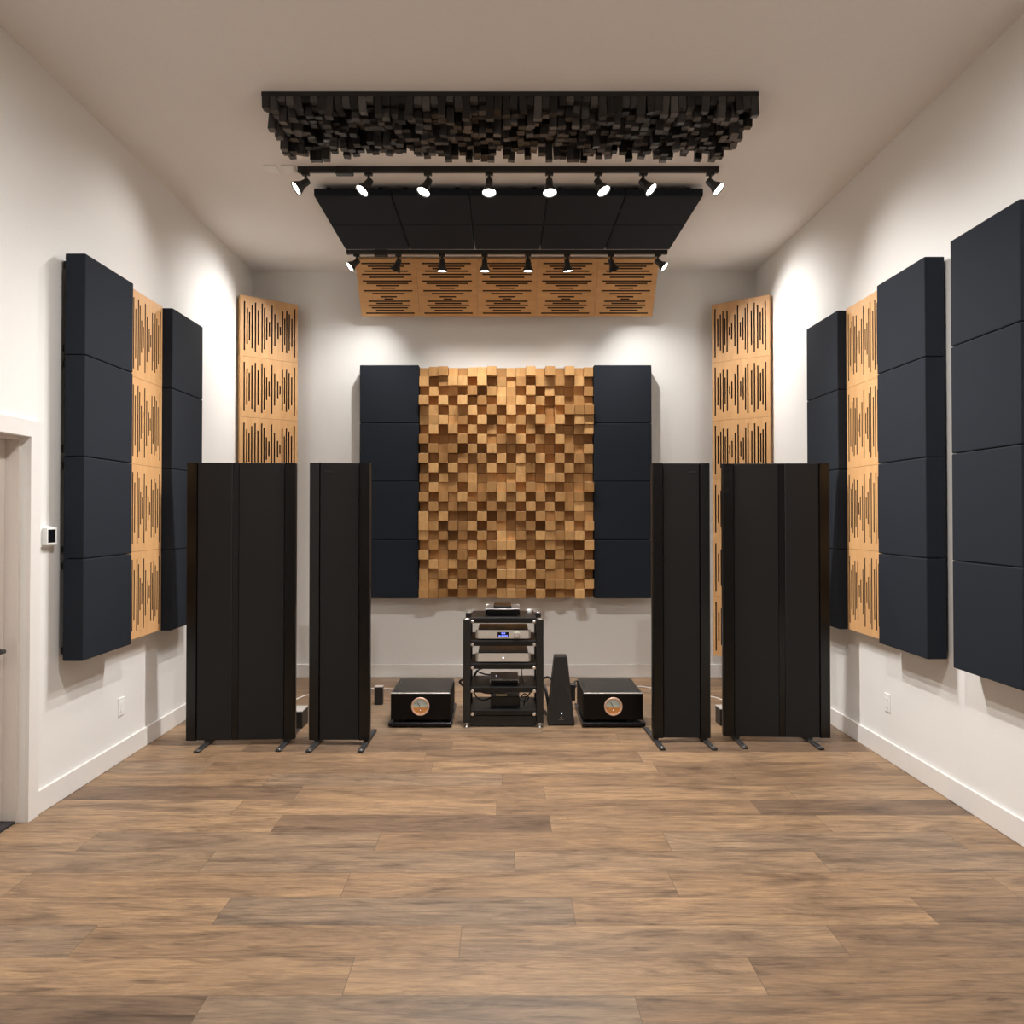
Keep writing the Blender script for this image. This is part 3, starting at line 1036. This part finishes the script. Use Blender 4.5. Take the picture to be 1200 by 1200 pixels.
# ------------------------------------------------------------------ pyramid power conditioner
t = thing('power_conditioner', 'black pyramid-shaped power conditioner standing right of the rack', 'power conditioner', (0.478, 6.41, 0))
bm = bmesh.new()
prof = [(0.0, 0.100), (0.012, 0.1085), (0.10, 0.0995), (0.548, 0.0525), (0.556, 0.049)]
rings_ = []
for z, h in prof:
    rings_.append([bm.verts.new((sx * h, sy * h, z)) for sx, sy in ((-1, -1), (1, -1), (1, 1), (-1, 1))])
for a, b_ in zip(rings_, rings_[1:]):
    for k in range(4):
        bm.faces.new((a[k], a[(k + 1) % 4], b_[(k + 1) % 4], b_[k]))
bm.faces.new(rings_[0][::-1]); bm.faces.new(rings_[-1])
finish('tower', bm, M['rack'], t)
lathe('indicator_light', (0.002, -0.0995, 0.100), (0, -1, 0), [(0, 0.005), (0.003, 0.004)], M['led'], t, 10)
bm = bmesh.new()
f = bm.faces.new([bm.verts.new(p) for p in ((-0.009, -0.1040, 0.062), (0.009, -0.1040, 0.062), (0.0, -0.1015, 0.084))])
r = bmesh.ops.extrude_face_region(bm, geom=[f])
for v in [g for g in r['geom'] if isinstance(g, bmesh.types.BMVert)]:
    v.co.y += 0.003
finish('emblem', bm, M['emblem'], t)
box('logo_line', -0.021, 0.021, -0.1055, -0.1030, 0.049, 0.054, M['emblem'], t)
box('plug', 0.075, 0.130, 0.07, 0.13, 0.16, 0.30, M['black_metal'], t, 0.005, 1)
cable('black cable from the pyramid conditioner to the right amplifier', [(0.60, 6.52, 0.26), (0.625, 6.60, 0.256), (0.632, 6.80, 0.25), (0.66, 6.875, 0.24), (0.72, 6.875, 0.21)], 0.007)
cable('thick black cable between rack and pyramid conditioner, upper of two', [(0.27, 6.74, 0.24), (0.33, 6.66, 0.30), (0.39, 6.56, 0.34), (0.44, 6.49, 0.30)], 0.010)
cable('thick black cable between rack and pyramid conditioner, lower of two', [(0.27, 6.74, 0.28), (0.35, 6.62, 0.26), (0.38, 6.56, 0.15), (0.39, 6.60, 0.02), (0.36, 6.75, 0.012)], 0.013)

# ------------------------------------------------------------------ small boxes and white cables on the floor
def small_box(label, x0, x1, y0, y1, h):
    t = thing('crossover_box', label, 'box', ((x0 + x1) / 2, y0, 0), 0)
    w_ = (x1 - x0) / 2
    box('case', -w_, w_, 0, y1 - y0, 0, h - 0.008, M['rack'], t, 0.003, 1)
    box('lid', -w_, w_, 0, y1 - y0, h - 0.0078, h, M['grey'], t, 0.002, 1)['label'] = 'grey lid'


small_box('small upright black box on floor left of the left amplifier', -1.160, -1.084, 7.00, 7.06, 0.165)
small_box('black box on floor half hidden behind the left wide speaker', -1.80, -1.608, 6.22, 6.41, 0.140)
small_box('black box on floor half hidden behind the right wide speaker', 1.768, 1.96, 6.30, 6.44, 0.140)
cable('white cable on the floor behind the left speakers', [(-2.05, 6.80, 0.006), (-1.98, 7.0, 0.006), (-1.92, 7.17, 0.006), (-1.85, 7.36, 0.006), (-1.62, 7.58, 0.006), (-1.30, 7.63, 0.006), (-1.08, 7.60, 0.006), (-0.90, 7.55, 0.006)], 0.0055, 'cable_white')
cable('white cable on the floor behind the right speakers', [(1.15, 7.66, 0.006), (1.36, 7.73, 0.006), (1.457, 7.67, 0.006), (1.75, 7.47, 0.006), (1.955, 7.31, 0.006), (2.04, 7.14, 0.006), (2.10, 6.85, 0.006)], 0.0055, 'cable_white')
